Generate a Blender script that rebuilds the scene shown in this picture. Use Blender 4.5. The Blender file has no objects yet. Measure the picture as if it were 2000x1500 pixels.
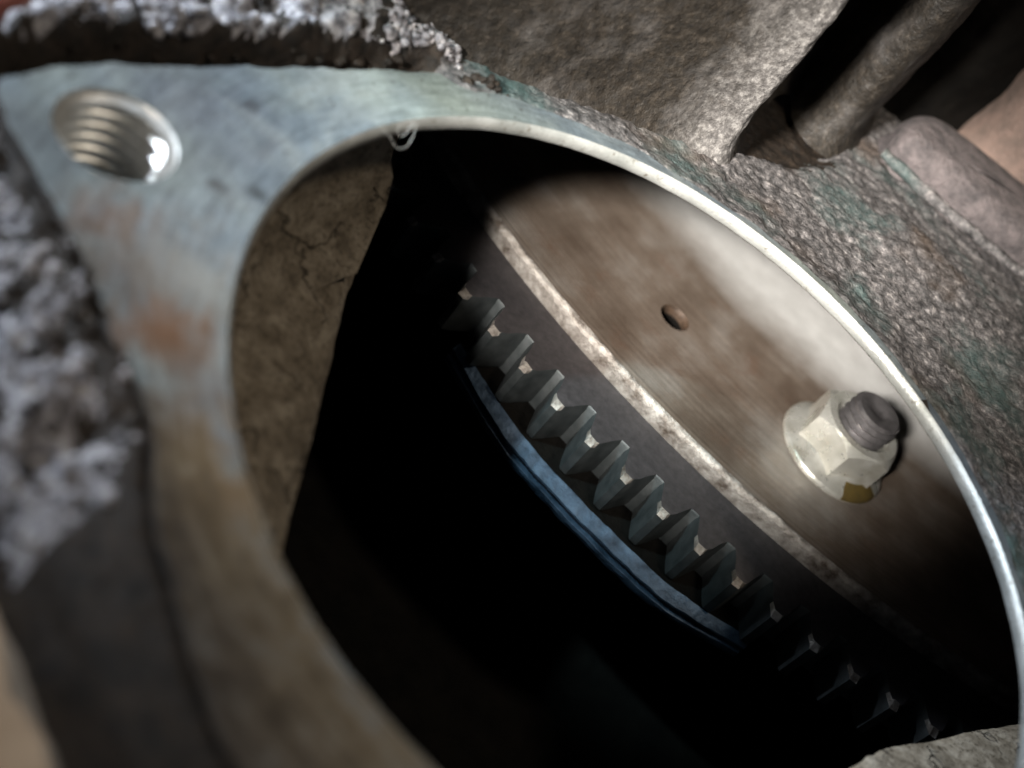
import bpy, bmesh, math, random
import numpy as np
from mathutils import Matrix, Vector

# ------------------------------------------------------------------ set-up
# Units: metres.  All modelling numbers are millimetres (MM turns them into metres).
# Origin: centre of the starter opening, +Z out of the machined pad, +Y towards the crankshaft.
MM = 0.001
sc = bpy.context.scene
col = sc.collection
random.seed(7)
rng = np.random.default_rng(11)

cam_d = bpy.data.cameras.new('camera')
cam = bpy.data.objects.new('camera', cam_d)
col.objects.link(cam)
right, down, fwd = (.7291, .4695, .4980), (.6823, -.4424, -.5820), (-.0529, .7641, -.6430)
cam.matrix_world = Matrix(((right[0], -down[0], -fwd[0], -9.87 * MM),
                           (right[1], -down[1], -fwd[1], -105.27 * MM),
                           (right[2], -down[2], -fwd[2], 81.17 * MM),
                           (0, 0, 0, 1)))
cam_d.sensor_width = 36
cam_d.lens = 46.8
cam_d.clip_start = 0.002
cam_d.clip_end = 20
cam_d.dof.use_dof = True
cam_d.dof.focus_distance = 0.176
cam_d.dof.aperture_fstop = 15
sc.camera = cam

w = bpy.data.worlds.new('World')
sc.world = w
w.use_nodes = True
w.node_tree.nodes['Background'].inputs[0].default_value = (.55, .62, .75, 1)
w.node_tree.nodes['Background'].inputs[1].default_value = 0.045


def aim(o, at):
    d = Vector(at) * MM - o.location
    o.rotation_euler = d.to_track_quat('-Z', 'Y').to_euler()


def lamp(name, kind, loc, at, power, colour, size=.02, **kw):
    d = bpy.data.lights.new(name, kind)
    d.energy = power
    d.color = colour
    if kind == 'AREA':
        d.shape = 'DISK'
        d.size = size
    else:
        d.shadow_soft_size = size
    for k, v in kw.items():
        setattr(d, k, v)
    o = bpy.data.objects.new(name, d)
    o.location = Vector(loc) * MM
    col.objects.link(o)
    aim(o, at)
    return o


# hand torch beside the lens, cool daylight from the left, added flank and overhead fills
lamp('torch', 'SPOT', (-76, -262, 152), (-15, 48, 0), 21.0, (1, .95, .88), size=.018,
     spot_size=math.radians(13.2), spot_blend=.6)
lamp('left_daylight', 'SPOT', (-530, -70, 296), (-54, 0, 0), 32.0, (.76, .87, 1), size=.03,  # window daylight from the left, narrowed to a spot cone
     spot_size=math.radians(11.4), spot_blend=.5)
lamp('flank_fill', 'SPOT', (-300, -186, 342), (-6, 42, -38), 10.0, (.62, .92, 1), size=.01,  # added spot that only brightens the tooth flanks, no real source
     spot_size=math.radians(5.2), spot_blend=.8)
lamp('overhead_fill', 'AREA', (170, -10, 680), (0, 0, 0), 1.45, (1, .88, .72), size=.08)  # added overhead fill for the inner ledge and outer casting

sc.view_settings.view_transform = 'Standard'
sc.view_settings.look = 'None'
sc.view_settings.gamma = 1
sc.view_settings.exposure = 0
sc.cycles.max_bounces = 6
sc.cycles.use_denoising = True


# ------------------------------------------------------------------ helpers
def empty(name, loc=(0, 0, 0)):
    o = bpy.data.objects.new(name, None)
    o.empty_display_size = .01
    o.location = Vector(loc) * MM
    col.objects.link(o)
    return o


def tag(o, label=None, cat=None, group=None, kind=None):
    for k, v in (('label', label), ('category', cat), ('group', group), ('kind', kind)):
        if v:
            o[k] = v
    return o


def mesh_obj(name, verts, faces, mat, parent=None, smooth=True, loc=None):
    me = bpy.data.meshes.new(name)
    me.from_pydata([tuple(float(c) * MM for c in v) for v in verts], [], [tuple(int(i) for i in f) for f in faces])
    me.update()
    if smooth:
        me.polygons.foreach_set('use_smooth', [True] * len(me.polygons))
    if mat:
        me.materials.append(mat)
    o = bpy.data.objects.new(name, me)
    col.objects.link(o)
    if parent is not None:
        o.parent = parent
    if loc is not None:
        o.location = Vector(loc) * MM
    return o


def fix_normals(o):
    bm = bmesh.new()
    bm.from_mesh(o.data)
    bmesh.ops.recalc_face_normals(bm, faces=bm.faces)
    bm.to_mesh(o.data)
    bm.free()
    return o


def sharp(o, deg=35):
    bm = bmesh.new()
    bm.from_mesh(o.data)
    bmesh.ops.recalc_face_normals(bm, faces=bm.faces)
    for e in bm.edges:
        e.smooth = not (len(e.link_faces) == 2 and e.calc_face_angle(0) > math.radians(deg))
    bm.to_mesh(o.data)
    bm.free()
    return o


def _h(ix, iy, iz, seed):
    n = (ix * 374761393 + iy * 668265263 + iz * 2147483647 + seed * 974711) & 0xffffffff
    n = ((n ^ (n >> 13)) * 1274126177) & 0xffffffff
    n = ((n ^ (n >> 16)) * 2246822519) & 0xffffffff
    return ((n ^ (n >> 15)) & 0xffff) / 65535.0 * 2 - 1


def noise(x, y, z=0., seed=0):
    x, y, z = np.broadcast_arrays(np.asarray(x, float), np.asarray(y, float), np.asarray(z, float))
    fx, fy, fz = np.floor(x), np.floor(y), np.floor(z)
    tx, ty, tz = x - fx, y - fy, z - fz
    ix, iy, iz = fx.astype(np.int64), fy.astype(np.int64), fz.astype(np.int64)
    tx, ty, tz = (t * t * t * (t * (t * 6 - 15) + 10) for t in (tx, ty, tz))
    r = 0
    for a in (0, 1):
        for b in (0, 1):
            for c in (0, 1):
                wgt = (tx if a else 1 - tx) * (ty if b else 1 - ty) * (tz if c else 1 - tz)
                r = r + wgt * _h(ix + a, iy + b, iz + c, seed)
    return r


def fbm(x, y, z=0., seed=0, octv=4, rough=.5):
    s, a, r = 1., 1., 0
    for k in range(octv):
        r = r + a * noise(np.asarray(x) * s + 17.3 * k, np.asarray(y) * s - 9.1 * k, np.asarray(z) * s + 3.7 * k, seed + k)
        s *= 2.03
        a *= rough
    return r


def sstep(a, b, x):
    t = np.clip((x - a) / (b - a), 0, 1)
    return t * t * (3 - 2 * t)


def spline(pts, n, closed=False):
    """Catmull-Rom through pts, n points per span."""
    p = [np.array(q, float) for q in pts]
    m = len(p)
    out = []
    spans = m if closed else m - 1
    for i in range(spans):
        if closed:
            a, b, c, d = p[(i - 1) % m], p[i], p[(i + 1) % m], p[(i + 2) % m]
        else:
            a, b, c, d = p[max(i - 1, 0)], p[i], p[i + 1], p[min(i + 2, m - 1)]
        for k in range(n):
            t = k / n
            out.append(.5 * (2 * b + (c - a) * t + (2 * a - 5 * b + 4 * c - d) * t * t + (3 * b - a - 3 * c + d) * t ** 3))
    if not closed:
        out.append(p[-1])
    return np.array(out)


# ------------------------------------------------------------------ materials
class NT:
    """A small helper for node materials on object coordinates in millimetres."""

    def __init__(self, name, rough=.5, metal=0., spec=.5):
        self.m = bpy.data.materials.new(name)
        self.m.use_nodes = True
        self.t = self.m.node_tree
        self.b = self.t.nodes['Principled BSDF']
        self.b.inputs['Roughness'].default_value = rough
        self.b.inputs['Metallic'].default_value = metal
        self.b.inputs['Specular IOR Level'].default_value = spec
        g = self.n('ShaderNodeNewGeometry')
        mp = self.n('ShaderNodeVectorMath')
        mp.operation = 'SCALE'
        mp.inputs['Scale'].default_value = 1000
        self.l(g.outputs['Position'], mp.inputs[0])
        self.co = mp.outputs[0]

    def n(self, t):
        return self.t.nodes.new(t)

    def l(self, a, b):
        self.t.links.new(a, b)

    def noise(self, scale, detail=4, rough=.55, dist=0., co=None):
        n = self.n('ShaderNodeTexNoise')
        n.inputs['Scale'].default_value = scale
        n.inputs['Detail'].default_value = detail
        n.inputs['Roughness'].default_value = rough
        n.inputs['Distortion'].default_value = dist
        self.l(co or self.co, n.inputs['Vector'])
        return n.outputs['Fac']

    def voronoi(self, scale, feature='F1', co=None, out='Distance', rand=1.):
        n = self.n('ShaderNodeTexVoronoi')
        n.feature = feature
        n.inputs['Scale'].default_value = scale
        n.inputs['Randomness'].default_value = rand
        self.l(co or self.co, n.inputs['Vector'])
        return n.outputs[out]

    def warp(self, scale, amt):
        n = self.n('ShaderNodeTexNoise')
        n.inputs['Scale'].default_value = scale
        n.inputs['Detail'].default_value = 3
        self.l(self.co, n.inputs['Vector'])
        s = self.n('ShaderNodeVectorMath')
        s.operation = 'SCALE'
        s.inputs['Scale'].default_value = amt
        self.l(n.outputs['Color'], s.inputs[0])
        a = self.n('ShaderNodeVectorMath')
        self.l(self.co, a.inputs[0])
        self.l(s.outputs[0], a.inputs[1])
        return a.outputs[0]

    def ramp(self, fac, stops, interp='LINEAR'):
        r = self.n('ShaderNodeValToRGB')
        r.color_ramp.interpolation = interp
        e = r.color_ramp.elements
        while len(e) < len(stops):
            e.new(.5)
        for k, (p, c) in enumerate(stops):
            e[k].position = p
            e[k].color = (c, c, c, 1) if isinstance(c, (int, float)) else (*c, 1)
        self.l(fac, r.inputs[0])
        return r.outputs[0]

    def mix(self, fac, a, b, mode='MIX'):
        m = self.n('ShaderNodeMix')
        m.data_type = 'RGBA'
        m.blend_type = mode
        for s, v in ((m.inputs[0], fac), (m.inputs[6], a), (m.inputs[7], b)):
            if isinstance(v, (int, float)):
                s.default_value = v
            elif isinstance(v, tuple):
                s.default_value = (*v, 1)
            else:
                self.l(v, s)
        return m.outputs[2]

    def math(self, op, a, b=0.):
        m = self.n('ShaderNodeMath')
        m.operation = op
        for s, v in ((m.inputs[0], a), (m.inputs[1], b)):
            if isinstance(v, (int, float)):
                s.default_value = v
            else:
                self.l(v, s)
        return m.outputs[0]

    def blob(self, x, y, r, soft=.5):
        """1 inside a disc on the pad (a patch with its own place and shape), broken up by noise."""
        d = self.n('ShaderNodeVectorMath')
        d.operation = 'DISTANCE'
        f = self.n('ShaderNodeVectorMath')
        f.operation = 'MULTIPLY'
        f.inputs[1].default_value = (1, 1, 0)
        self.l(self.co, f.inputs[0])
        self.l(f.outputs[0], d.inputs[0])
        d.inputs[1].default_value = (x, y, 0)
        if not hasattr(self, 'bn'):
            self.bn = self.math('SUBTRACT', self.noise(.35, 5, .65), .5)
        nn = self.math('MULTIPLY', self.bn, r * 1.6)
        q = self.math('ADD', d.outputs['Value'], nn)
        return self.ramp(self.math('DIVIDE', q, r * 2.), [(.5 * (1 - soft), 1.), (.5 * (1 + soft) * .98, 0.)])

    def colour(self, c):
        if isinstance(c, tuple):
            self.b.inputs['Base Color'].default_value = (*c, 1)
        else:
            self.l(c, self.b.inputs['Base Color'])

    def rough(self, r):
        self.l(r, self.b.inputs['Roughness'])

    def metal(self, r):
        self.l(r, self.b.inputs['Metallic'])

    def bump(self, h, dist=.2, strength=1.):
        bnode = self.n('ShaderNodeBump')
        bnode.inputs['Strength'].default_value = strength
        bnode.inputs['Distance'].default_value = dist * MM
        self.l(h, bnode.inputs['Height'])
        if self.b.inputs['Normal'].is_linked:
            self.l(self.b.inputs['Normal'].links[0].from_socket, bnode.inputs['Normal'])
        self.l(bnode.outputs[0], self.b.inputs['Normal'])


def radial(k, cx, cy):
    v = k.n('ShaderNodeVectorMath')
    v.operation = 'SUBTRACT'
    k.l(k.co, v.inputs[0])
    v.inputs[1].default_value = (cx, cy, 0)
    f = k.n('ShaderNodeVectorMath')
    f.operation = 'MULTIPLY'
    f.inputs[1].default_value = (1, 1, 0)
    k.l(v.outputs[0], f.inputs[0])
    ln = k.n('ShaderNodeVectorMath')
    ln.operation = 'LENGTH'
    k.l(f.outputs[0], ln.inputs[0])
    return ln.outputs['Value']


def mat_pad():
    k = NT('worn_blue_grey_pad', .5, .25)
    smear = k.noise(.09, 5, .6, 1.2)
    base = k.ramp(smear, [(.3, (.085, .105, .122)), (.5, (.140, .164, .178)), (.7, (.205, .226, .226))])
    base = k.mix(k.ramp(k.noise(.035, 3), [(.45, 0.), (.62, .8)]), base, (.215, .235, .205))
    fine = k.noise(1.8, 5, .7)
    base = k.mix(.35, base, k.ramp(fine, [(.3, .25), (.7, .8)]), 'OVERLAY')
    rust, brown = (.17, .075, .032), (.075, .048, .03)
    r_ = radial(k, 0, 0)
    sp = k.n('ShaderNodeSeparateXYZ')
    k.l(k.co, sp.inputs[0])
    an = k.math('ARCTAN2', k.math('MULTIPLY', sp.outputs[1], -1.), k.math('MULTIPLY', sp.outputs[0], -1.))
    cb = k.n('ShaderNodeCombineXYZ')
    k.l(k.math('MULTIPLY', r_, .55), cb.inputs[0])
    k.l(k.math('MULTIPLY', an, 7.), cb.inputs[1])
    streak = k.noise(1., 5, .65, .6, co=cb.outputs[0])
    k.bn = k.math('ADD', k.math('MULTIPLY', k.math('SUBTRACT', streak, .5), 2.2), k.math('SUBTRACT', k.noise(.5, 5, .7), .5))
    cb2 = k.n('ShaderNodeCombineXYZ')
    k.l(k.math('MULTIPLY', r_, 1.5), cb2.inputs[0])
    k.l(k.math('MULTIPLY', an, 9.), cb2.inputs[1])
    base = k.mix(.55, base, k.ramp(k.noise(1., 5, .7, co=cb2.outputs[0]), [(.3, .2), (.7, .85)]), 'OVERLAY')
    pale = (.27, .275, .25)
    for (x, y, r, c, a) in ((-50.5, -28.5, 3.0, rust, .45), (-44, -30.5, 6., (.14, .095, .065), .55), (-41, -28, 5., pale, .35), (-38.8, -34.2, 3.0, rust, .85),
                            (-36.5, -35, 4.5, brown, .5), (-31.5, -39.5, 4.5, (.115, .095, .09), .7), (-27, -43, 4.5, (.16, .09, .03), .75),
                            (-25, -41.4, 1.8, rust, .5), (-24.5, -43.6, 3.2, brown, .8), (-20, -47, 6., brown, .7), (-10, -51, 8, (.09, .06, .04), .6),
                            (-15.2, -45.6, 1.0, (.04, .03, .02), .75), (-46.5, -33.5, 3.5, brown, .5), (-60, -28, 4, (.06, .06, .06), .5),
                            (-54.3, -4.9, .7, (.02, .02, .02), .7), (-48.6, -16.9, .8, (.03, .02, .015), .7), (2, -52, 10, brown, .6),
                            (-45.8, -13.8, .7, (.02, .02, .015), .7), (-58, -12, 7, (.10, .10, .115), .4), (-53, 9, 5, pale, .4)):
        base = k.mix(k.math('MULTIPLY', k.blob(x, y, r, .7), a), base, c)
    for (x, y, r, a) in ((-22, -47.5, 6, .75), (-12, -50.5, 7, .7), (0, -53, 9, .7), (-30, -42.5, 5, .6)):
        base = k.mix(k.math('MULTIPLY', k.blob(x, y, r, .9), a), base, (.17, .125, .068))
    grime = (.028, .021, .016)
    for (x, y, r, a) in ((-30.5, -48.5, 5.0, .95), (-24, -53, 6.0, .95), (-16, -57.5, 7., .95), (-6, -62, 8., .95), (8, -64, 9., .95), (-37, -43, 3.5, .8)):
        base = k.mix(k.math('MULTIPLY', k.blob(x, y, r, .95), a), base, grime)
    base = k.mix(k.ramp(k.voronoi(.5), [(.06, .75), (.13, 0.)]), base, (.05, .04, .035))
    k.colour(base)
    k.rough(k.ramp(k.noise(.4, 4), [(.3, .38), (.7, .62)]))
    k.bump(k.noise(.25, 4, .6), .35)
    k.bump(k.noise(3., 4, .7), .05)
    return k.m


def mat_lip():
    k = NT('scraped_bore_lip', .42, .45)
    c = k.ramp(k.noise(.2, 4), [(.3, (.36, .37, .35)), (.7, (.58, .585, .56))])
    c = k.mix(k.ramp(k.noise(.9, 4, .7), [(.58, 0.), (.7, .8)]), c, (.13, .10, .06))
    k.colour(c)
    k.bump(k.noise(2.5, 3), .08)
    return k.m


def mat_cast():
    k = NT('sandy_cast_iron', .75, .05, .4)
    gr = k.noise(.75, 6, .75)
    c = k.ramp(gr, [(.34, (.022, .021, .022)), (.47, (.085, .081, .081)), (.58, (.18, .168, .168)), (.68, (.40, .37, .355))])
    teal = k.ramp(k.noise(.05, 4, .6), [(.5, 0.), (.66, .75)])
    c = k.mix(teal, c, (.055, .105, .10))
    c = k.mix(k.ramp(k.noise(.07, 3), [(.55, 0.), (.7, .6)]), c, (.085, .055, .035))
    k.colour(c)
    k.rough(k.ramp(k.noise(2.2, 3), [(.35, .5), (.7, .9)]))
    k.bump(k.noise(.45, 3, .5), .5)
    k.bump(k.noise(1.6, 3, .5), .22)
    k.bump(k.noise(4., 3, .6), .08)
    return k.m


def mat_dark_cast():
    k = NT('oily_brown_cast_iron', .6, .1, .5)
    c = k.ramp(k.noise(.9, 6, .7), [(.3, (.008, .0065, .005)), (.55, (.022, .017, .012)), (.75, (.065, .052, .040))])
    c = k.mix(k.ramp(k.noise(.12, 3), [(.5, 0.), (.72, .35)]), c, k.ramp(k.noise(1.3, 5, .7), [(.3, (.10, .095, .095)), (.7, (.30, .28, .27))]))
    lit_sand = k.ramp(k.noise(1.0, 5, .8), [(.32, (.04, .038, .037)), (.5, (.17, .16, .155)), (.68, (.46, .44, .42))])
    c = k.mix(k.math('MULTIPLY', k.blob(-20, 59, 6.0, .95), .85), c, lit_sand)  # the boss's lit right corner, painted in as a paler patch
    k.colour(c)
    k.rough(k.ramp(k.noise(2.2, 3), [(.35, .55), (.7, .9)]))
    k.bump(k.noise(.5, 3, .5), .5)
    k.bump(k.noise(1.5, 3, .5), .16)
    k.bump(k.noise(4., 3, .6), .06)
    return k.m


def mat_dirt():
    k = NT('dry_grey_grease_dirt', .85, 0., .3)
    c = k.ramp(k.noise(.8, 5, .7), [(.3, (.035, .034, .038)), (.45, (.22, .21, .225)), (.58, (.48, .46, .475)), (.72, (.74, .70, .66))])
    k.colour(c)
    k.bump(k.noise(2.5, 5, .7), .3)
    return k.m


def mat_oil_shade():
    k = NT('black_oil_and_shade', .55, 0., .4)
    k.colour(k.ramp(k.noise(.6, 5, .7), [(.35, (.007, .006, .005)), (.7, (.042, .029, .020))]))
    k.bump(k.noise(1.5, 5, .7), .4)
    return k.m


def mat_ledge():
    k = NT('cracked_tan_grease', .6, 0., .4)
    c = k.ramp(k.noise(.35, 5, .65), [(.3, (.085, .066, .044)), (.5, (.19, .155, .112)), (.72, (.33, .285, .22))])
    c = k.mix(k.ramp(k.noise(1.6, 5, .75), [(.52, 0.), (.62, .8)]), c, (.04, .028, .016))
    crack = k.ramp(k.voronoi(.085, 'DISTANCE_TO_EDGE', co=k.warp(.16, 12.)), [(.003, 1.), (.016, 0.)])
    gate = k.ramp(k.noise(.12, 4, .7), [(.48, 0.), (.6, .75)])
    crack = k.math('MULTIPLY', crack, gate)
    c = k.mix(crack, c, (.012, .008, .005))
    k.colour(c)
    k.bump(k.math('MULTIPLY', crack, -1.), .8)
    k.bump(k.noise(.8, 5, .7), .35)
    return k.m


def mat_gear():
    k = NT('dark_gear_steel', .48, .55)
    c = k.ramp(k.noise(.5, 4), [(.3, (.05, .058, .06)), (.7, (.10, .108, .11))])
    c = k.mix(k.ramp(k.noise(2., 4, .7), [(.62, 0.), (.72, .7)]), c, (.03, .03, .03))
    k.colour(c)
    k.bump(k.noise(3., 4, .7), .06)
    return k.m


def mat_band():
    k = NT('brushed_purple_grey_steel', .55, .5)
    k.colour(k.ramp(k.noise(.8, 5, .7), [(.3, (.048, .044, .047)), (.7, (.088, .080, .084))]))
    k.bump(k.noise(4., 3, .6), .05)
    return k.m


GX, GY = 11.4, 213.0            # crankshaft axis


def mat_plate():
    k = NT('rust_brown_flywheel_face', .42, .3)
    r = radial(k, GX, GY)
    cb = k.n('ShaderNodeCombineXYZ')
    k.l(k.math('MULTIPLY', r, 2.2), cb.inputs[0])
    k.l(k.math('MULTIPLY', k.noise(.03, 2), 2.), cb.inputs[1])
    lines = k.noise(1., 4, .6, co=cb.outputs[0])
    c = k.ramp(k.noise(.09, 5, .6), [(.32, (.125, .092, .070)), (.5, (.185, .145, .115)), (.68, (.27, .235, .205))])
    c = k.mix(.45, c, k.ramp(lines, [(.3, .25), (.7, .8)]), 'OVERLAY')
    c = k.mix(k.ramp(k.noise(.16, 5, .7), [(.56, 0.), (.72, .45)]), c, (.155, .085, .055))
    # the friction track further in is worn bare; its white glare is painted in
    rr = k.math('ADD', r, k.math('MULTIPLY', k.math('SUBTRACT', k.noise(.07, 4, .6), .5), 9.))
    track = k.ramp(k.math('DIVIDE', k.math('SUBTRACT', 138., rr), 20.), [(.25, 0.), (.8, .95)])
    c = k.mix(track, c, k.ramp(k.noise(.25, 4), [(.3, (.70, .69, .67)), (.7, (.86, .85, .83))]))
    c = k.mix(k.math('MULTIPLY', k.blob(21, 61, 7, .8), .5), c, (.42, .41, .39))
    k.colour(c)
    k.rough(k.ramp(k.noise(.3, 4), [(.3, .34), (.7, .55)]))
    k.bump(lines, .06)
    k.bump(k.noise(1.6, 4, .7), .07)
    return k.m


def simple(name, col_a, col_b, scale, rough, metal, bump=.0, bscale=2., spec=.5):
    k = NT(name, rough, metal, spec)
    k.colour(k.ramp(k.noise(scale, 5, .65), [(.32, col_a), (.68, col_b)]))
    if bump:
        k.bump(k.noise(bscale, 4, .65), bump)
    return k.m


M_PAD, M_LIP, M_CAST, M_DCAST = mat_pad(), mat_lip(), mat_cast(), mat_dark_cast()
M_DIRT, M_OIL_SHADE, M_LEDGE, M_GEAR, M_BAND, M_PLATE = mat_dirt(), mat_oil_shade(), mat_ledge(), mat_gear(), mat_band(), mat_plate()
M_EDGE = simple('bare_bright_steel_edge', (.10, .075, .058), (.56, .52, .48), .35, .5, .55, .25, 1.8)
M_RING = simple('blued_steel_ring', (.016, .032, .056), (.095, .145, .22), .3, .48, .4, .2, 1.2)
def mat_nut():
    k = NT('zinc_plated_steel', .3, .65)
    c = k.ramp(k.noise(.25, 4, .55), [(.32, (.60, .59, .52)), (.68, (.86, .85, .79))])
    c = k.mix(k.ramp(k.noise(.22, 4, .6), [(.5, 0.), (.7, .45)]), c, (.33, .28, .18))
    k.colour(c)
    k.rough(k.ramp(k.noise(.3, 4), [(.35, .22), (.7, .42)]))
    k.bump(k.noise(.5, 3, .5), .12)
    return k.m


M_NUT = mat_nut()
M_YEL = simple('yellow_paint_mark', (.17, .115, .03), (.07, .052, .02), .35, .5, .1, .1, 1.)
M_STUD = simple('dark_stud_steel', (.17, .16, .165), (.34, .32, .325), .5, .36, .75, .05, 2.)
M_THREAD = simple('bright_tapped_steel', (.50, .48, .44), (.76, .75, .72), .4, .36, .6, .06, 2.)
M_HOLE = simple('rusty_drilled_steel', (.02, .013, .008), (.085, .052, .033), .6, .6, .1, .1, 2.)
M_VOID = simple('void_shade_black', (.003, .0027, .0024), (.007, .006, .005), .2, .9, 0., .4, .5, spec=.08)  # near-black colour stands in for the shade inside the housing
M_FLOOR = simple('tan_card', (.33, .235, .155), (.43, .32, .22), .02, .85, 0., .3, .3)
M_PINK = simple('worn_pinkish_paint', (.13, .10, .085), (.29, .20, .165), .22, .7, 0., .6, 1.1)
M_DUST = simple('dusty_mauve_cast_iron', (.055, .05, .052), (.19, .16, .16), .35, .8, 0., .7, .9)
M_CAST2 = simple('pale_sandy_cast_iron', (.10, .095, .095), (.40, .375, .365), .8, .8, 0., .8, 1.)
M_TAN = simple('tan_dusty_primer', (.36, .265, .185), (.50, .385, .28), .12, .85, 0., .25, 1.2)
M_RED = simple('dull_red_paint', (.10, .018, .010), (.17, .04, .02), .1, .6, 0., .4, .6)
M_LINT = simple('pale_lint', (.5, .5, .48), (.6, .6, .58), .5, .6, 0.)

# ------------------------------------------------------------------ ground
g = mesh_obj('ground', [(-900, -900, -112), (900, -900, -112), (900, 900, -112), (-900, 900, -112)], [(0, 1, 2, 3)], M_FLOOR)
tag(g, 'dull tan floor sheet lying under the housing', 'ground', kind='structure')

# ------------------------------------------------------------------ bell housing
housing = empty('bell_housing', (0, 0, -112))
tag(housing, 'grimy grey cast iron bell housing with a round starter opening and machined pad', 'housing')


def hpart(name, verts, faces, mat, smooth=True):
    return mesh_obj(name, [(x, y, z + 112) for x, y, z in verts], faces, mat, housing, smooth)


# -- machined pad: outline (star shaped round the opening), bore and tapped hole
ear = (-57.2, -21.0)
outl = [(-66.8, -24.6), (-65.3, -17.5), (-62.4, -10.0), (-58.8, -1.5), (-55.4, 7), (-51.8, 15.5), (-48.6, 22.0), (-45.2, 24.6), (-39.2, 31.6),
        (-30.6, 38.6), (-21.5, 42.9), (-8, 47.3), (8, 47.6), (24, 41.8), (37, 30.8), (46, 14.5), (49, -2), (46, -19), (36.5, -33.5), (23, -50),
        (6, -58.5), (-8, -58), (-19.5, -53), (-28, -47.2), (-33.6, -42), (-43.6, -36.8), (-51, -33.4), (-57.4, -31), (-62.6, -29.0), (-66, -27.2)]
O = spline(outl, 8, True)
th = np.arctan2(O[:, 1], O[:, 0])
O = O * (1 + .006 * noise(th * 14, 0, 0, 3) + .004 * noise(th * 40, 0, 0, 4))[:, None]
NB = 160
ang = np.linspace(0, 2 * np.pi, NB, endpoint=False)
B = np.c_[np.cos(ang), np.sin(ang)]


def loop(bm, pts, z):
    return [bm.verts.new((p[0] * MM, p[1] * MM, (z + 112) * MM)) for p in pts]


def close(bm, vs):
    return [bm.edges.new((vs[i], vs[(i + 1) % len(vs)])) for i in range(len(vs))]


def skin(bm, a, b):
    for i in range(len(a)):
        j = (i + 1) % len(a)
        bm.faces.new((a[i], a[j], b[j], b[i]))


def shrink(P, d):
    t = np.roll(P, -1, 0) - np.roll(P, 1, 0)
    nrm = np.c_[-t[:, 1], t[:, 0]]
    nrm /= np.linalg.norm(nrm, axis=1)[:, None]
    s = np.sign((nrm * -P).sum(1).mean())
    return P + nrm * s * d


bm = bmesh.new()
T = np.c_[np.cos(ang[::4]), np.sin(ang[::4])]
o0, b0, t0 = loop(bm, shrink(O, .3), 0), loop(bm, B * 46.5, 0), loop(bm, T * 5.75 + ear, 0)
bmesh.ops.triangle_fill(bm, use_beauty=True, edges=close(bm, o0) + close(bm, b0) + close(bm, t0))
o1, o2 = loop(bm, shrink(O, .05), -.25), loop(bm, O, -1.85)
nf = len(bm.faces)
skin(bm, o0, o1)
skin(bm, o1, o2)
bm.faces.ensure_lookup_table()
for q in bm.faces[nf:]:
    q.material_index = 1
me = bpy.data.meshes.new('machined_pad')
bmesh.ops.recalc_face_normals(bm, faces=bm.faces)
bm.to_mesh(me)
bm.free()
me.materials.append(M_PAD)
me.materials.append(M_OIL_SHADE)
pad = bpy.data.objects.new('machined_pad', me)
col.objects.link(pad)
pad.parent = housing
pad['label'] = 'smooth blue grey machined pad with rust stains'


def revolve(prof, n=160, c=(0, 0), a0=0., a1=2 * math.pi, wob=0.):
    full = abs(a1 - a0 - 2 * math.pi) < 1e-6
    aa = np.linspace(a0, a1, n, endpoint=not full)
    v, f = [], []
    for (r, z) in prof:
        rr = r + wob * noise(aa * 9, r, z, 5)
        v += [(c[0] + q * math.cos(a), c[1] + q * math.sin(a), z) for q, a in zip(rr, aa)]
    m = len(aa)
    for i in range(len(prof) - 1):
        for j in range(m if full else m - 1):
            k = (j + 1) % m
            f.append((i * m + j, i * m + k, (i + 1) * m + k, (i + 1) * m + j))
    return v, f


v, f = revolve([(46.5, 0), (46.1, -.4), (46.0, -1.5), (46.4, -1.9), (49, -2.3)], 320)
v = [(x * q, y * q, z) for (x, y, z) in v for q in [1 + .0012 * float(fbm(x * .5, y * .5, z * .5, 15, 3))]]
sharp(hpart('bore_lip', v, f, M_LIP), 60)
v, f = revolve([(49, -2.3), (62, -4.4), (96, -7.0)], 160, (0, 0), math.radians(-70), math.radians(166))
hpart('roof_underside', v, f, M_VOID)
v, f = revolve([(50.5, -2.6), (50.2, -5), (49.4, -8.5), (48.2, -12), (46.6, -15.2), (44.4, -17.8), (41, -19.4)], 160, (0, 0), math.radians(150), math.radians(318), wob=.5)
nwall = 160
for k in range(len(v)):
    row, j_ = divmod(k, nwall)
    x_, y_, z_ = v[k]
    r_ = math.hypot(x_, y_)
    a_s = math.radians(np.interp(z_, [-19.4, -17.8, -15.2, -12, -8.5, -5, -2.6], [166, 161.5, 158.8, 158, 159.5, 162, 164]) + .8 * float(noise(z_ * .5, 0, 0, 13)))
    a_ = a_s + (math.radians(318) - a_s) * j_ / (nwall - 1)
    v[k] = (r_ * math.cos(a_), r_ * math.sin(a_), z_)
hpart('inner_wall', v, f, M_LEDGE)

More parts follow.
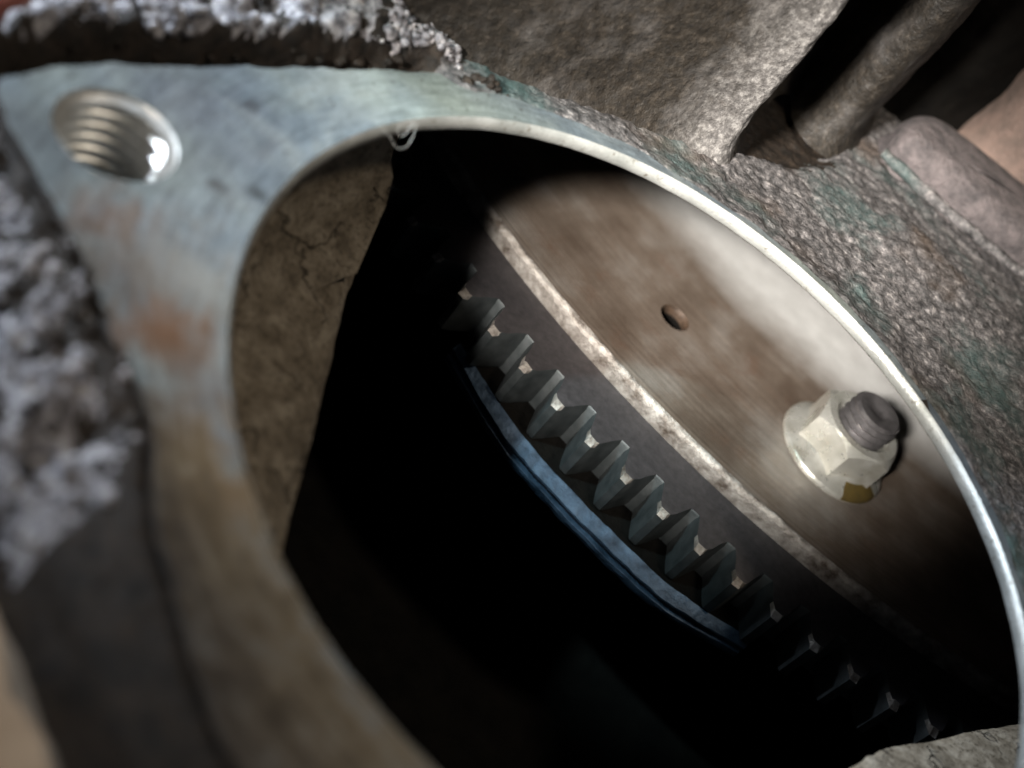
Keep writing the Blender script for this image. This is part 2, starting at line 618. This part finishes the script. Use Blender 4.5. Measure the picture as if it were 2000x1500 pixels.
# -- tapped bolt hole in the ear of the pad: countersink and V threads on a helix
v, f = revolve([(5.75, 0.0), (5.4, -.5)], 48, ear)
th_o = hpart('tapped_hole', v, f, M_THREAD)
n, pitch, turns = 48, 1.5, 10
v, f = [], []
prof = [(5.4, 0), (4.6, .55), (4.6, .75), (5.4, 1.35)]
steps = n * turns
for s in range(steps + 1):
    a = 2 * math.pi * s / n
    for r, dz in prof:
        v.append((ear[0] + r * math.cos(a), ear[1] + r * math.sin(a), min(-.45 - pitch * s / n - dz + 1.0, -.3)))
for s in range(steps):
    for j in range(3):
        f.append((s * 4 + j, (s + 1) * 4 + j, (s + 1) * 4 + j + 1, s * 4 + j + 1))
    if s + n + 1 <= steps:
        f.append((s * 4 + 3, (s + 1) * 4 + 3, (s + n + 1) * 4, (s + n) * 4))
t_th = mesh_obj('thread', [(x, y, z + 112) for x, y, z in v], f, M_THREAD, th_o)
sharp(t_th, 30)
v, f = revolve([(5.7, -14), (5.7, -24), (.01, -26.5)], 48, ear)
mesh_obj('hole_bottom', [(x, y, z + 112) for x, y, z in v], f, M_HOLE, th_o)


# -- inner ledge: a tan, greasy shelf on either side of the pinion pocket
def ledge(edge, far, name):
    """edge: polyline of the pocket side; far: polyline of the side under the wall."""
    n, m = 90, 40
    A, Bq = spline(edge, 40), spline(far, 40)
    ia = np.linspace(0, len(A) - 1, n)
    A = np.c_[np.interp(ia, range(len(A)), A[:, 0]), np.interp(ia, range(len(A)), A[:, 1])]
    ib = np.linspace(0, len(Bq) - 1, n)
    Bq = np.c_[np.interp(ib, range(len(Bq)), Bq[:, 0]), np.interp(ib, range(len(Bq)), Bq[:, 1])]
    A = A + .16 * np.c_[noise(np.arange(n) * .35, 1, 0, 8), noise(np.arange(n) * .35, 2, 0, 9)]
    V = []
    for j in range(m):
        t = j / (m - 1)
        P = A * (1 - t) + Bq * t
        z = -19.6 + .5 * fbm(P[:, 0] * .18, P[:, 1] * .18, 0, 21) + .9 * t + .12 * fbm(P[:, 0], P[:, 1], 0, 22)
        z = z - 4.5 * (1 - sstep(-.1, .26, t)) ** 2
        V += [(p[0], p[1], q) for p, q in zip(P, z)]
    for q in (-24., -40., -75.):
        V += [(p[0] + .5 * math.sin(k * .3), p[1], q) for k, p in enumerate(A)]
    F = [(j * n + i, j * n + i + 1, (j + 1) * n + i + 1, (j + 1) * n + i) for j in range(m - 1) for i in range(n - 1)]
    chain = [0] + [m + k for k in range(3)]
    side = []
    for a, b in zip(chain[:-1], chain[1:]):
        side += [(a * n + i, a * n + i + 1, b * n + i + 1, b * n + i) for i in range(n - 1)]
    o = hpart(name, V, F + side, M_LEDGE)
    o.data.materials.append(M_VOID)
    for p in o.data.polygons[len(F):]:
        p.material_index = 1
    fix_normals(o)
    return o


ledge([(-56, 45), (-50.8, 34.2), (-46, 24), (-42.0, 15.5), (-38.1, 6.7), (-34.0, -.6), (-29, -10), (-23, -22), (-16, -34), (-8, -49)],
      [(-90, 52), (-84, 40), (-80, 20), (-76, 5), (-70, -10), (-66, -22), (-58, -34), (-46, -42), (-32, -50), (-10, -54)], 'inner_ledge')
ledge([(16, -50), (22, -36), (28, -18), (38.8, 6.4), (42.7, 15.1), (49, 24), (57.6, 36.1), (66, 47)],
      [(18, -53), (40, -52), (60, -40), (76, -20), (84, 0), (90, 20), (96, 36), (100, 48)], 'inner_ledge')
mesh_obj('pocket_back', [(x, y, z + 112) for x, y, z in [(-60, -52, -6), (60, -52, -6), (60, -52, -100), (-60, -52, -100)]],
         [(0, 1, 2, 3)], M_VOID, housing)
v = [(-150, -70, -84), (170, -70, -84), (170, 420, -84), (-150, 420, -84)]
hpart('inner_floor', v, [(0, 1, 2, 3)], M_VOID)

# -- rough cast body round the pad: a fine height field with the opening cut out
X0, X1, Y0, Y1, ST = -104., 112., -74., 190., .55
xs, ys = np.arange(X0, X1, ST), np.arange(Y0, Y1, ST)
XX, YY = np.meshgrid(xs, ys)


def seg_dist(px, py, P, closed=True):
    d = np.full(px.shape, 1e9)
    ins = np.zeros(px.shape, bool)
    m = len(P)
    for i in range(m if closed else m - 1):
        ax, ay = P[i]
        bx, by = P[(i + 1) % m]
        dx, dy = bx - ax, by - ay
        t = np.clip(((px - ax) * dx + (py - ay) * dy) / (dx * dx + dy * dy + 1e-9), 0, 1)
        d = np.minimum(d, np.hypot(px - ax - t * dx, py - ay - t * dy))
        if closed:
            c = ((ay > py) != (by > py)) & (px < (bx - ax) * (py - ay) / (by - ay + 1e-12) + ax)
            ins ^= c
    return d, ins


D, INS = seg_dist(XX, YY, O[::3])
D = np.where(INS, -D, D)
grain = fbm(XX * .9, YY * .9, 0, 31, 3)
lump = fbm(XX * .22, YY * .22, 0, 41, 4)
phi = np.arctan2(YY, XX)
# near side: shoulder that rolls off to the outer wall
near = sstep(-.1, .25, np.sin(np.arctan2(YY + 5, XX + 78) * -1) * 0 + (-(YY + 20) / 22))
shoulder = -.08 - .16 * np.clip(D, 0, 40) - .018 * np.clip(D, 0, 40) ** 2
# -X side: crevice, then a dirt-caked ridge
ridge = -1.5 - 3.6 * np.exp(-((D - 1.9) / 1.5) ** 2) + 2.6 * sstep(2.0, 6.0, D) - 2.0 * sstep(9, 17, D)
# crankshaft side: gently falling sandy casting up to the bosses, with a low swell
far = -.55 - .03 * np.clip(D, 0, 80) - 1.6 * sstep(0, 10, D) + 1.6 * np.exp(-((YY - 78) / 9) ** 2) * sstep(-6, 8, XX)
wx = sstep(-44, -52, XX + .55 * (YY - 22))       # 1 on the -X side
wn = sstep(-26, -34, YY + .16 * (XX + 60))      # 1 on the near side
Z = far * (1 - wx) + ridge * wx
dr_, ir_ = seg_dist(XX, YY, [(-21.5, 58.8), (-16, 66), (-10.5, 73), (-7, 83), (-8, 94), (-10, 116), (-40, 116), (-40, 70)])
Z = Z - 2.2 * sstep(0, 3, np.where(ir_, dr_, 0))
Z = Z * (1 - wn) + shoulder * wn
sil = YY - np.interp(XX, [-104, -60, -42, -35, -26, -18, 0, 40, 112], [-75, -66, -58, -54.6, -57.8, -62, -69.5, -69.5, -62.5])
calm = sstep(-37, -29, XX) * wn
amp = (.30 + .75 * wx + .75 * wn) * (1 - .8 * calm) * (.25 + .75 * sstep(1, 6, sil))
rid = np.abs(fbm(XX * .33, YY * .33, 0, 47, 3))
Z = Z + np.maximum(wx, wn) * (1 - calm) * 1.5 * (.35 - rid) * sstep(0, 3, D) * sstep(1, 5, sil)
Z = Z + (amp * lump * .9 + (.22 * grain + .16 * noise(XX * 1.6, YY * 1.6, 0, 36)) * (1 + 1.3 * np.maximum(wx, wn)) * (1 - .7 * calm)) * sstep(-.5, 1.5, D)
Z = Z - .8 * np.clip(2.4 - sil, 0, 9) ** 2
Z = np.where(D < .4, np.minimum(Z, -1.1), Z)
R0 = np.hypot(XX, YY)
TH = np.hypot(XX - ear[0], YY - ear[1])
NY, NX = XX.shape
idx = np.arange(NX * NY).reshape(NY, NX)
keep = ~((R0 < 47.6) | (TH < 7.0) | (D < -1.6))
keep &= sil > 0
fk = keep[:-1, :-1] & keep[1:, :-1] & keep[:-1, 1:] & keep[1:, 1:]
F = np.stack([idx[:-1, :-1], idx[:-1, 1:], idx[1:, 1:], idx[1:, :-1]], -1)[fk]
V = np.stack([XX, YY, Z], -1).reshape(-1, 3)
used = np.unique(F)
rem = np.full(len(V), -1)
rem[used] = np.arange(len(used))
ca = hpart('cast_body', V[used], rem[F], M_CAST)
fx = XX[:-1, :-1][fk]
fy = YY[:-1, :-1][fk]
fd = D[:-1, :-1][fk]
fw = np.maximum(wx, wn)[:-1, :-1][fk]
dn = noise(fx * .25, fy * .25, 0, 121) + .7 * noise(fx * .8, fy * .8, 0, 122)
mi = np.where(fw > .5, np.where((fd < np.where(fy > -26, 4.6, 3.0) + 1.2 * dn) | (dn < -.35) | ((fx > -31) & (fy < -30)), 2, 1), np.where(ir_[:-1, :-1][fk] & (dr_[:-1, :-1][fk] > 1.6 + 1.4 * dn), 2, 0))  # black in recess, crevice and near shoulder stands partly for their shade
ca.data.materials.append(M_DIRT)
ca.data.materials.append(M_OIL_SHADE)
ca.data.polygons.foreach_set('material_index', mi.astype(np.int32))
ca['label'] = 'rough sandy grey casting around the pad'
ZF = lambda x, y: Z[int(np.clip((y - Y0) / ST, 0, NY - 1)), int(np.clip((x - X0) / ST, 0, NX - 1))]

# outer wall below the shoulder
sx = np.linspace(-104, 112, 170)
sy = np.interp(sx, [-104, -60, -42, -35, -26, -18, 0, 40, 112], [-75, -66, -58, -54.6, -57.8, -62, -69.5, -69.5, -62.5])
V, F = [], []
lev = [(0., 1.), (-2., -.6), (-6., -.2), (-14., 2.), (-30., 5.), (-60., 6.), (-112., 6.)]
for k, (dz, dy) in enumerate(lev):
    for x, y in zip(sx, sy):
        zz = (ZF(x, y + 1.2) + .1 + dz) if dz > -50 else dz
        q = .8 * float(fbm(x * .2, dz * .2, 0, 55, 3)) if 0 < k < 5 else 0
        V.append((x, y + dy + q, max(zz, -112)))
n = len(sx)
for k in range(len(lev) - 1):
    F += [(k * n + i, k * n + i + 1, (k + 1) * n + i + 1, (k + 1) * n + i) for i in range(n - 1)]
fix_normals(hpart('outer_wall', V, F, M_OIL_SHADE))


# lower flange of the housing below the shoulder
V, F = [], []
gx, gy = np.linspace(-120, 70, 60), np.linspace(-112, -44, 30)
for y in gy:
    for x in gx:
        V.append((x, y, -8.6 + .5 * float(fbm(x * .05, y * .05, 0, 141, 3)) - .02 * (-44 - y)))
F = [(j * 60 + i, j * 60 + i + 1, (j + 1) * 60 + i + 1, (j + 1) * 60 + i) for j in range(29) for i in range(59)]
nb = len(V)
V += [(x, -112, -30) for x in gx]
F += [(i, nb + i, nb + i + 1, i + 1) for i in range(59)]
lf_ = fix_normals(hpart('lower_flange', V, F, M_TAN))
lf_['label'] = 'tan dusty flange below the grimy shoulder'

# outer shell: the rest of the housing's roof and its side walls, away from the opening
V = [(-205, -5, -6), (-101, -5, -6), (-101, 186, -6), (-205, 186, -6), (109, -5, -6), (222, -5, -6), (222, 186, -6), (109, 186, -6),
     (-205, 412, -6), (222, 412, -6)]
F = [(0, 1, 2, 3), (4, 5, 6, 7), (3, 6, 9, 8)]
ring_ = [(-103, -72), (-103, -5), (-205, -5), (-205, 412), (222, 412), (222, -5), (111, -5), (111, -62)]
nb = len(V)
for x, y in ring_:
    V += [(x, y, -4.5), (x, y, -112)]
F += [(nb + 2 * i, nb + 2 * i + 1, nb + 2 * i + 3, nb + 2 * i + 2) for i in range(len(ring_) - 1)]
nb = len(V)
V += [(-103.4, -72, 5), (-103.4, 188, 5), (-103.4, 188, -9), (-103.4, -72, -9)]
F.append((nb, nb + 1, nb + 2, nb + 3))  # unseen strip added to stop light leaking under the roof edge
hpart('outer_shell', V, F, M_OIL_SHADE, False)


# -- standing bosses and ribs of the casting
def stand(name, outline, z0, z1, mat, rough=.5, nv=60, per=14, closed=False, lean=(0, 0), cap=False, fine=.09, fillet=3.0, rnd=0.):
    P = spline(outline, per, closed)
    n = len(P)
    V = []
    t = np.roll(P, -1, 0) - np.roll(P, 1, 0)
    if not closed:
        t[0], t[-1] = P[1] - P[0], P[-1] - P[-2]
    nr = np.c_[t[:, 1], -t[:, 0]]
    nr /= np.linalg.norm(nr, axis=1)[:, None]
    arc = np.r_[0, np.cumsum(np.linalg.norm(np.diff(P, axis=0), axis=1))]
    for j in range(nv):
        u = j / (nv - 1)
        z = z0 + (z1 - z0) * u
        d = rough * fbm(arc * .16, z * .16, 0, 61, 4) + fine * fbm(arc * .9, z * .9, 0, 71, 2)
        d = d + fillet * math.exp(-(z - z0) / (fillet * .9))
        if rnd and z > z1 - rnd:
            d = d - rnd * (1 - math.sqrt(max(0, 1 - ((z - z1 + rnd) / rnd) ** 2)))
        Q = P + nr * d[:, None] + np.array(lean) * u
        V += [(q[0], q[1], z) for q in Q]
    m = n if closed else n - 1
    F = [(j * n + i, j * n + (i + 1) % n, (j + 1) * n + (i + 1) % n, (j + 1) * n + i) for j in range(nv - 1) for i in range(m)]
    if cap:
        V.append((P[:, 0].mean() + lean[0], P[:, 1].mean() + lean[1], z1 + .5))
        c = len(V) - 1
        F += [((nv - 1) * n + i, (nv - 1) * n + (i + 1) % n, c) for i in range(m)]
    return hpart(name, V, F, mat)


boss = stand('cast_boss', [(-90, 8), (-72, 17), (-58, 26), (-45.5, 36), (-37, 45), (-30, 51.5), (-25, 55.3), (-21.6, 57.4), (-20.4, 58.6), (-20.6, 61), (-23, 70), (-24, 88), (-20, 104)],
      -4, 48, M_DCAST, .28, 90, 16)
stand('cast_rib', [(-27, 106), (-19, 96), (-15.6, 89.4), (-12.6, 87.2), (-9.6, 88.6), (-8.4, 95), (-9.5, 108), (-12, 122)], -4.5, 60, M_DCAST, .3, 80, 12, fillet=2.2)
stand('recess_wall', [(-34, 122), (-8, 118), (4, 127), (10, 132)], -4.5, 80, M_VOID, .8, 50, 16)  # shade of the recess put into its black colour
stand('flange_block', [(-2.0, 110), (-4.2, 103), (-3.0, 97.6), (0, 96.4), (10, 96.6), (24, 98.2), (40, 102), (60, 108), (62, 124), (30, 117), (6, 113)],
      -4, 3.0, M_DUST, .2, 24, 12, True, cap=True, fine=.06, fillet=.8, rnd=3.5)
stand('rounded_body', [(8, 150), (4.6, 138), (5, 128), (10, 121), (22, 119), (38, 122), (54, 134)], -4, 90, M_PINK, .25, 60, 14)

# bead of casting along the foot of the flange block
bead = spline([(-3.4, 94.6), (2, 94.2), (12, 94.4), (24, 95.8), (42, 99.5), (60, 106)], 16)
V, F = [], []
for i, p in enumerate(bead):
    for a in np.linspace(0, 2 * np.pi, 10, endpoint=False):
        r = .95 + .2 * float(noise(i * .3, a, 0, 81))
        V.append((p[0], p[1] + r * math.cos(a), -1.6 + r * math.sin(a)))
for i in range(len(bead) - 1):
    for j in range(10):
        F.append((i * 10 + j, i * 10 + (j + 1) % 10, (i + 1) * 10 + (j + 1) % 10, (i + 1) * 10 + j))
hpart('casting_seam', V, F, M_CAST)

# ------------------------------------------------------------------ flywheel
fly = empty('flywheel', (GX, GY, -60))
tag(fly, 'brown rusty flywheel with dark toothed ring gear seen inside the opening', 'flywheel')


def fpart(name, verts, faces, mat, parent=None, smooth=True):
    return mesh_obj(name, [(x - GX, y - GY, z + 60) for x, y, z in verts], faces, mat, parent or fly, smooth)


RF, RR, RT = 166.2, 173.5, 178.6
TZ0, TZ1 = -35.0, -42.8
DH = (-9.4, 67.4)               # small drilled hole
# disc face with the drilled hole, rounded bright edge, outer drum
bm = bmesh.new()
aa = np.linspace(0, 2 * np.pi, 420, endpoint=False)
C0 = np.c_[np.cos(aa), np.sin(aa)]
lf = lambda pts, z: [bm.verts.new(((p[0]) * MM, (p[1]) * MM, (z + 60) * MM)) for p in pts]
t = np.linspace(0, 2 * np.pi, 32, endpoint=False)
hc = np.array([DH[0] - GX, DH[1] - GY])
l0 = lf(C0 * (RF - .85), -32)
h0 = lf(np.c_[np.cos(t), np.sin(t)] * 2.6 + hc, -32)
c0 = lf(C0 * 40, -32)
bmesh.ops.triangle_fill(bm, use_beauty=True, edges=close(bm, l0) + close(bm, h0) + close(bm, c0))
me = bpy.data.meshes.new('disc_face')
bmesh.ops.recalc_face_normals(bm, faces=bm.faces)
bm.to_mesh(me)
bm.free()
if me.polygons[0].normal.z < 0:
    me.flip_normals()
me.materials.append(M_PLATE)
disc = bpy.data.objects.new('disc_face', me)
col.objects.link(disc)
disc.parent = fly
v, f = revolve([(2.6, -32), (2.35, -32.2), (2.4, -32.6), (2.2, -32.85), (2.4, -33.1), (2.2, -33.4), (2.4, -33.7), (2.2, -34.0), (2.4, -34.3), (2.4, -50), (.01, -50.5)], 32, DH)
dh = fpart('drilled_hole', v, f, M_HOLE, disc)
dh.data.materials.append(M_VOID)  # deeper wall coloured black for the shade in the hole
for q in dh.data.polygons[32 * 6:]:
    q.material_index = 1
prof = [(RF - .85, -32)] + [(RF - .85 + .85 * math.sin(q), -32 - 1.1 * (1 - math.cos(q))) for q in np.linspace(.2, 1.45, 7)] + [(RF, -35.3)]
v, f = revolve(prof, 600, (GX, GY))
v = [(x, y, z + (.28 * float(fbm(x * .7, y * .7, 0, 91, 3)) if k >= 600 and y < 90 else 0)) for k, (x, y, z) in enumerate(v)]
e_ = fpart('bright_edge', v, f, M_EDGE)
e_['label'] = 'bare bright rounded edge of the disc'
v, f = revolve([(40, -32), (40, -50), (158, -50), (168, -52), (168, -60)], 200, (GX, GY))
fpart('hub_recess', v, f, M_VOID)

# ring gear: front band, root cylinder, teeth, and the ring behind them
N_T = 162
v, f = revolve([(RF + .05, -35.0), (RR - .2, -35.0), (RR, -35.25), (RR, TZ1 - 1)], N_T * 6, (GX, GY))
gear = fpart('ring_gear', v, f, M_BAND)
sharp(gear, 40)
gear.data.materials.append(M_GEAR)
nseg = N_T * 6
for k, p in enumerate(gear.data.polygons):
    if k >= nseg:
        p.material_index = 1


def tooth_mesh():
    pt = 2 * math.pi * RR / N_T
    half = [(RR - .5, .450 * pt), (RR + .25, .385 * pt), (RR + 1.6, .305 * pt), (RR + 3.2, .215 * pt), (RR + 4.4, .130 * pt), (RT, .085 * pt)]
    outl = [(r, -w) for r, w in half] + [(r, w) for r, w in half[::-1]]
    m = len(outl)
    V = []
    for z, dr, dw in ((TZ0 + .015, 1.05, .93), (TZ0 - .75, .0, 1.), (TZ1 + .4, 0., 1.), (TZ1, .3, .96)):
        for r, w_ in outl:
            # the crest is chamfered on the pinion side, as on a used starter ring
            rr = min(r, RT - dr)
            V.append((rr, w_ * dw, z + 60))
    F = [tuple(range(m)), tuple(range(3 * m, 4 * m))]
    for j in range(3):
        for i in range(m - 1):
            F.append((j * m + i, j * m + i + 1, (j + 1) * m + i + 1, (j + 1) * m + i))
    return V, F


V, F = tooth_mesh()
V_BASE, F_BASE = V, F
t0 = mesh_obj('tooth', V, F, M_GEAR, gear)
sharp(t0, 38)
t0.data.materials.append(M_BAND)
t0.data.materials.append(M_EDGE)
t0.data.polygons[0].material_index = 1
for q in (5, 6, 7, 8):
    t0.data.polygons[q].material_index = 2
a_root = math.atan2(39.5 - GY + .0, 4.3 - GX)                       # a gap between two teeth seen in the photograph
t0.rotation_euler.z = a_root + math.pi / N_T
# a few differently worn teeth, shared round the ring
worn = [t0.data]
for q in range(6):
    me = t0.data.copy()
    for k_, vt in enumerate(me.vertices):
        if k_ < 24 and vt.co.x > (RR + 1) * MM:
            j_ = .09 if k_ < 12 else .06
            vt.co.x -= abs(rng.normal(0, j_)) * MM
            vt.co.y += rng.normal(0, j_ * .6) * MM
            vt.co.z -= abs(rng.normal(0, j_ * 1.3)) * MM
    worn.append(me)
for k in range(1, N_T):
    c = t0.copy()
    c.data = worn[int(rng.integers(1, 7))]
    col.objects.link(c)
    c.parent = gear
    c.rotation_euler.z = a_root + math.pi / N_T + 2 * math.pi * k / N_T

# bright chips where the pinion has burnished the tooth corners are on the teeth themselves;
# behind them the lit stretch of a rear ring, cut short where its light ends
v, f = revolve([(RR - 6, -42.9), (RR + 5.9, -42.9), (RR + 6.1, -43.0), (RR + 7.8, -44.0), (RR + 7.8, -44.3), (RR + 6.8, -44.6), (RR + 6.8, -45.3),
                (RR + 7.9, -45.5), (RR + 7.9, -46.0), (RR + 7.4, -47.0), (RR + 3, -48), (RR - 6, -48.5), (RR - 6, -42.9)], 120, (GX, GY), math.radians(-103.4), math.radians(-84.2))
f += [tuple(k * 120 for k in range(13)), tuple(k * 120 + 119 for k in range(13))]
for k in range(len(v)):                      # its ends run out under the teeth
    x, y, z = v[k]
    u = (k % 120) / 119
    e = 4.2 * (1 - sstep(-.1, .34, u)) + 4.2 * sstep(.72, 1.08, u)
    rr_ = math.hypot(x - GX, y - GY)
    q = 1 - e * max(0, rr_ - RR) / 8 / rr_
    v[k] = (GX + (x - GX) * q, GY + (y - GY) * q, z + .16 * float(fbm(x * .45, y * .45, z, 93, 3)))
rg = sharp(fpart('lit_ring_arc', v, f, M_RING), 25)
rg.data.materials.append(M_VOID)  # front face blackened, the shade below the teeth painted on
for q in rg.data.polygons[:119]:
    q.material_index = 1
rg['label'] = 'short blue grey grooved strip behind the teeth'

# ------------------------------------------------------------------ nut and stud on the flywheel
NX_, NY_ = 22.2, 68.9
nut = empty('flange_nut', (NX_, NY_, -32))
nut.rotation_euler.z = math.radians(6)
nut.scale = (.87, .87, .87)
tag(nut, 'shiny zinc plated hexagonal flange nut on the brown flywheel face', 'nut')
stud = empty('threaded_stud', (NX_, NY_, -32))
tag(stud, 'dark threaded stud end poking out of the shiny nut', 'stud')


def revolve0(prof, n):
    return revolve(prof, n, (0, 0))


v, f = revolve0([(4.6, .02), (10.3, .02), (10.6, .35), (10.55, .95), (10.2, 1.35), (8.8, 1.9), (7.9, 2.7), (7.4, 3.2), (4.6, 3.2)], 72)
o = mesh_obj('flange', v, f, M_NUT, nut)
sharp(o, 45)
# hexagon with the corner chamfers of a real nut
AF, H0, H1 = 7.55, 1.9, 8.9
n = 96
V, F = [], []
aa = np.linspace(0, 2 * np.pi, n, endpoint=False)
hexr = AF / np.cos((aa + math.pi / 6) % (math.pi / 3) - math.pi / 6)
rings = []
for z in (H0, 2.8, 5.0, 7.2):
    rings.append([(r * math.cos(a), r * math.sin(a), z) for r, a in zip(hexr, aa)])
cone = lambda r: H1 - max(0, (r - 7.2)) * .95
rings.append([(r * math.cos(a), r * math.sin(a), min(8.5, cone(r))) for r, a in zip(hexr, aa)])
rings.append([(min(r, 7.25) * math.cos(a), min(r, 7.25) * math.sin(a), H1) for r, a in zip(hexr, aa)])
rings.append([(5.6 * math.cos(a), 5.6 * math.sin(a), H1) for a in aa])
rings.append([(4.7 * math.cos(a), 4.7 * math.sin(a), H1 - .9) for a in aa])
for R_ in rings:
    V += R_
for j in range(len(rings) - 1):
    F += [(j * n + i, j * n + (i + 1) % n, (j + 1) * n + (i + 1) % n, (j + 1) * n + i) for i in range(n)]
o = mesh_obj('hexagon', V, F, M_NUT, nut)
sharp(o, 22)
# yellow inspection paint on the flange towards the lower flat
v, f = revolve([(10.62, .5), (10.58, 1.0), (10.25, 1.42), (8.85, 1.97), (8.1, 2.6)], 20, (0, 0), math.radians(-66), math.radians(-20))
mesh_obj('paint_mark', v, f, M_YEL, nut)['label'] = 'yellow paint on the nut flange'
# stud: core with helical V thread, dished end
n, p_, turns = 40, 1.25, 7
V, F = [], []
prof = [(4.2, 0), (3.6, .55), (3.6, .7), (4.2, 1.2)]
for s in range(n * turns + 1):
    a = 2 * math.pi * s / n
    for r, dz in prof:
        zz = 1.4 + p_ * s / n + dz
        taper = 1 - .04 * sstep(10.2, 11.2, zz)
        V.append((r * taper * math.cos(a), r * taper * math.sin(a), min(zz, 11.2)))
for s in range(n * turns):
    for j in range(3):
        F.append((s * 4 + j, (s + 1) * 4 + j, (s + 1) * 4 + j + 1, s * 4 + j + 1))
o = mesh_obj('thread', V, F, M_STUD, stud)
sharp(o, 30)
v, f = revolve0([(4.0, 10.6), (4.0, 10.95), (3.55, 11.35), (1.5, 11.35), (1.2, 11.1), (.01, 11.0)], 40)
o = mesh_obj('stud_end', v, f, M_STUD, stud)
sharp(o, 40)

# ------------------------------------------------------------------ dirt
ico = bmesh.new()
bmesh.ops.create_icosphere(ico, subdivisions=1, radius=1)
IV = np.array([v_.co[:] for v_ in ico.verts])
IF = np.array([[q.index for q in f_.verts] for f_ in ico.faces])
ico.free()


def crumbs(name, spots, mat, label, cat):
    V, F = [], []
    off = 0
    for (x, y, z, s) in spots:
        k = IV * (1 + .42 * noise(IV[:, 0] * 1.3 + x * 3, IV[:, 1] * 1.3 + y * 3, IV[:, 2] * 1.3, 5)[:, None]
                  + .22 * noise(IV[:, 0] * 3 + x, IV[:, 1] * 3 + y, IV[:, 2] * 3, 6)[:, None])
        k = k * np.array([s * rng.uniform(.7, 1.3), s * rng.uniform(.7, 1.3), s * rng.uniform(.6, 1.1)])
        a = rng.uniform(0, 6.28)
        k = np.c_[k[:, 0] * math.cos(a) - k[:, 1] * math.sin(a), k[:, 0] * math.sin(a) + k[:, 1] * math.cos(a), k[:, 2]]
        V.append(k + [x, y, z])
        F.append(IF + off)
        off += len(IV)
    o = mesh_obj(name, np.concatenate(V), np.concatenate(F), mat)
    return tag(o, label, cat, kind='stuff')


def dval(x, y):
    i, j = int(np.clip((y - Y0) / ST, 0, NY - 1)), int(np.clip((x - X0) / ST, 0, NX - 1))
    return D[i, j], sil[i, j]


grey, black, wall = [], [], []
def patch(x, y):
    return noise(x * .22, y * .22, 0, 101) + .7 * noise(x * .7, y * .7, 0, 102)


for _ in range(45000):
    x, y = rng.uniform(-88, -24), rng.uniform(-58, -24)
    d, s_ = dval(x, y)
    if d < .9 or s_ < .6 or patch(x, y) < .05 or len(grey) > 6500 or x > -30 - 4 * rng.random():
        continue
    s = .07 + .75 * rng.random() ** 5
    grey.append((x, y, ZF(x, y) + s * .2, s))
n1 = len(grey)
for _ in range(30000):
    x, y = rng.uniform(-92, -44), rng.uniform(-28, 34)
    d, s_ = dval(x, y)
    if d < 4.6 or d > 15 or (x < -70 and y < -13) or len(grey) > n1 + 3800 or patch(x, y) < 0:
        continue
    s = .07 + .75 * rng.random() ** 5
    grey.append((x, y, ZF(x, y) + s * .2, s))
crumbs('grease_dirt', grey, M_DIRT, 'crumbly grey grease dirt caked beside the machined pad', 'dirt')
for _ in range(5000):
    x, y = rng.uniform(-90, -4), rng.uniform(-66, 30)
    d, s_ = dval(x, y)
    if d < .3 or s_ < .3 or d > 15 or len(black) > 1300:
        continue
    if y > -24 and d > 3.6:
        continue
    if x > -34 and y < -30:
        continue
    s = .25 + .6 * rng.random() ** 2
    black.append((x, y, ZF(x, y) + s * .1, s))
for (x, y, s) in ((-44.4, 29.2, .75), (-43.6, 29.6, .6), (-43.9, 28.4, .6), (-42.9, 28.9, .5), (-44.9, 28.6, .45)):
    black.append((x, y, ZF(x, y) + .35, s))
crumbs('oily_dirt', black, M_OIL_SHADE, 'black oily dirt in the crevice around the pad', 'dirt')

# a loop of lint caught on the rim
pts = spline([(-45.9, 6.6, .1), (-45.2, 7.6, -.3), (-44.4, 8.3, -1.0), (-43.7, 8.8, -1.7), (-43.2, 9.6, -1.8), (-43.2, 10.5, -1.2), (-43.6, 11.2, -.4), (-44.0, 11.5, .4), (-44.2, 10.9, .2), (-44.0, 10.2, -.6), (-44.3, 9.6, -.9), (-45.0, 9.6, .2)], 8)
V, F = [], []
for p in pts:
    for a in range(5):
        V.append((p[0] + .018 * math.cos(a * 1.2566), p[1] + .018 * math.sin(a * 1.2566), p[2] + .018 * math.sin(a * 1.2566)))
for i in range(len(pts) - 1):
    for a in range(5):
        F.append((i * 5 + a, i * 5 + (a + 1) % 5, (i + 1) * 5 + (a + 1) % 5, (i + 1) * 5 + a))
tag(mesh_obj('lint_fibre', V, F, M_LINT), 'thin pale curled fibre caught on the upper rim of the opening', 'fibre')

# dull red painted bracket glimpsed beyond the dirt ridge
V = [(-120, -42, -10), (-71.5, -27, -10), (-72.5, -13, -10), (-118, 0, -10), (-120, -42, 1.2), (-71.8, -27, 1.2), (-72.8, -13.2, 1.2), (-118, 0, 1.2)]
red = mesh_obj('red_bracket', V, [(0, 3, 2, 1), (4, 5, 6, 7), (0, 1, 5, 4), (1, 2, 6, 5), (2, 3, 7, 6), (3, 0, 4, 7)], M_RED, smooth=False)
bv = red.modifiers.new('bevel', 'BEVEL')
bv.width = 2 * MM
bv.segments = 3
tag(red, 'dull red painted bracket behind the grey dirt ridge', 'bracket')
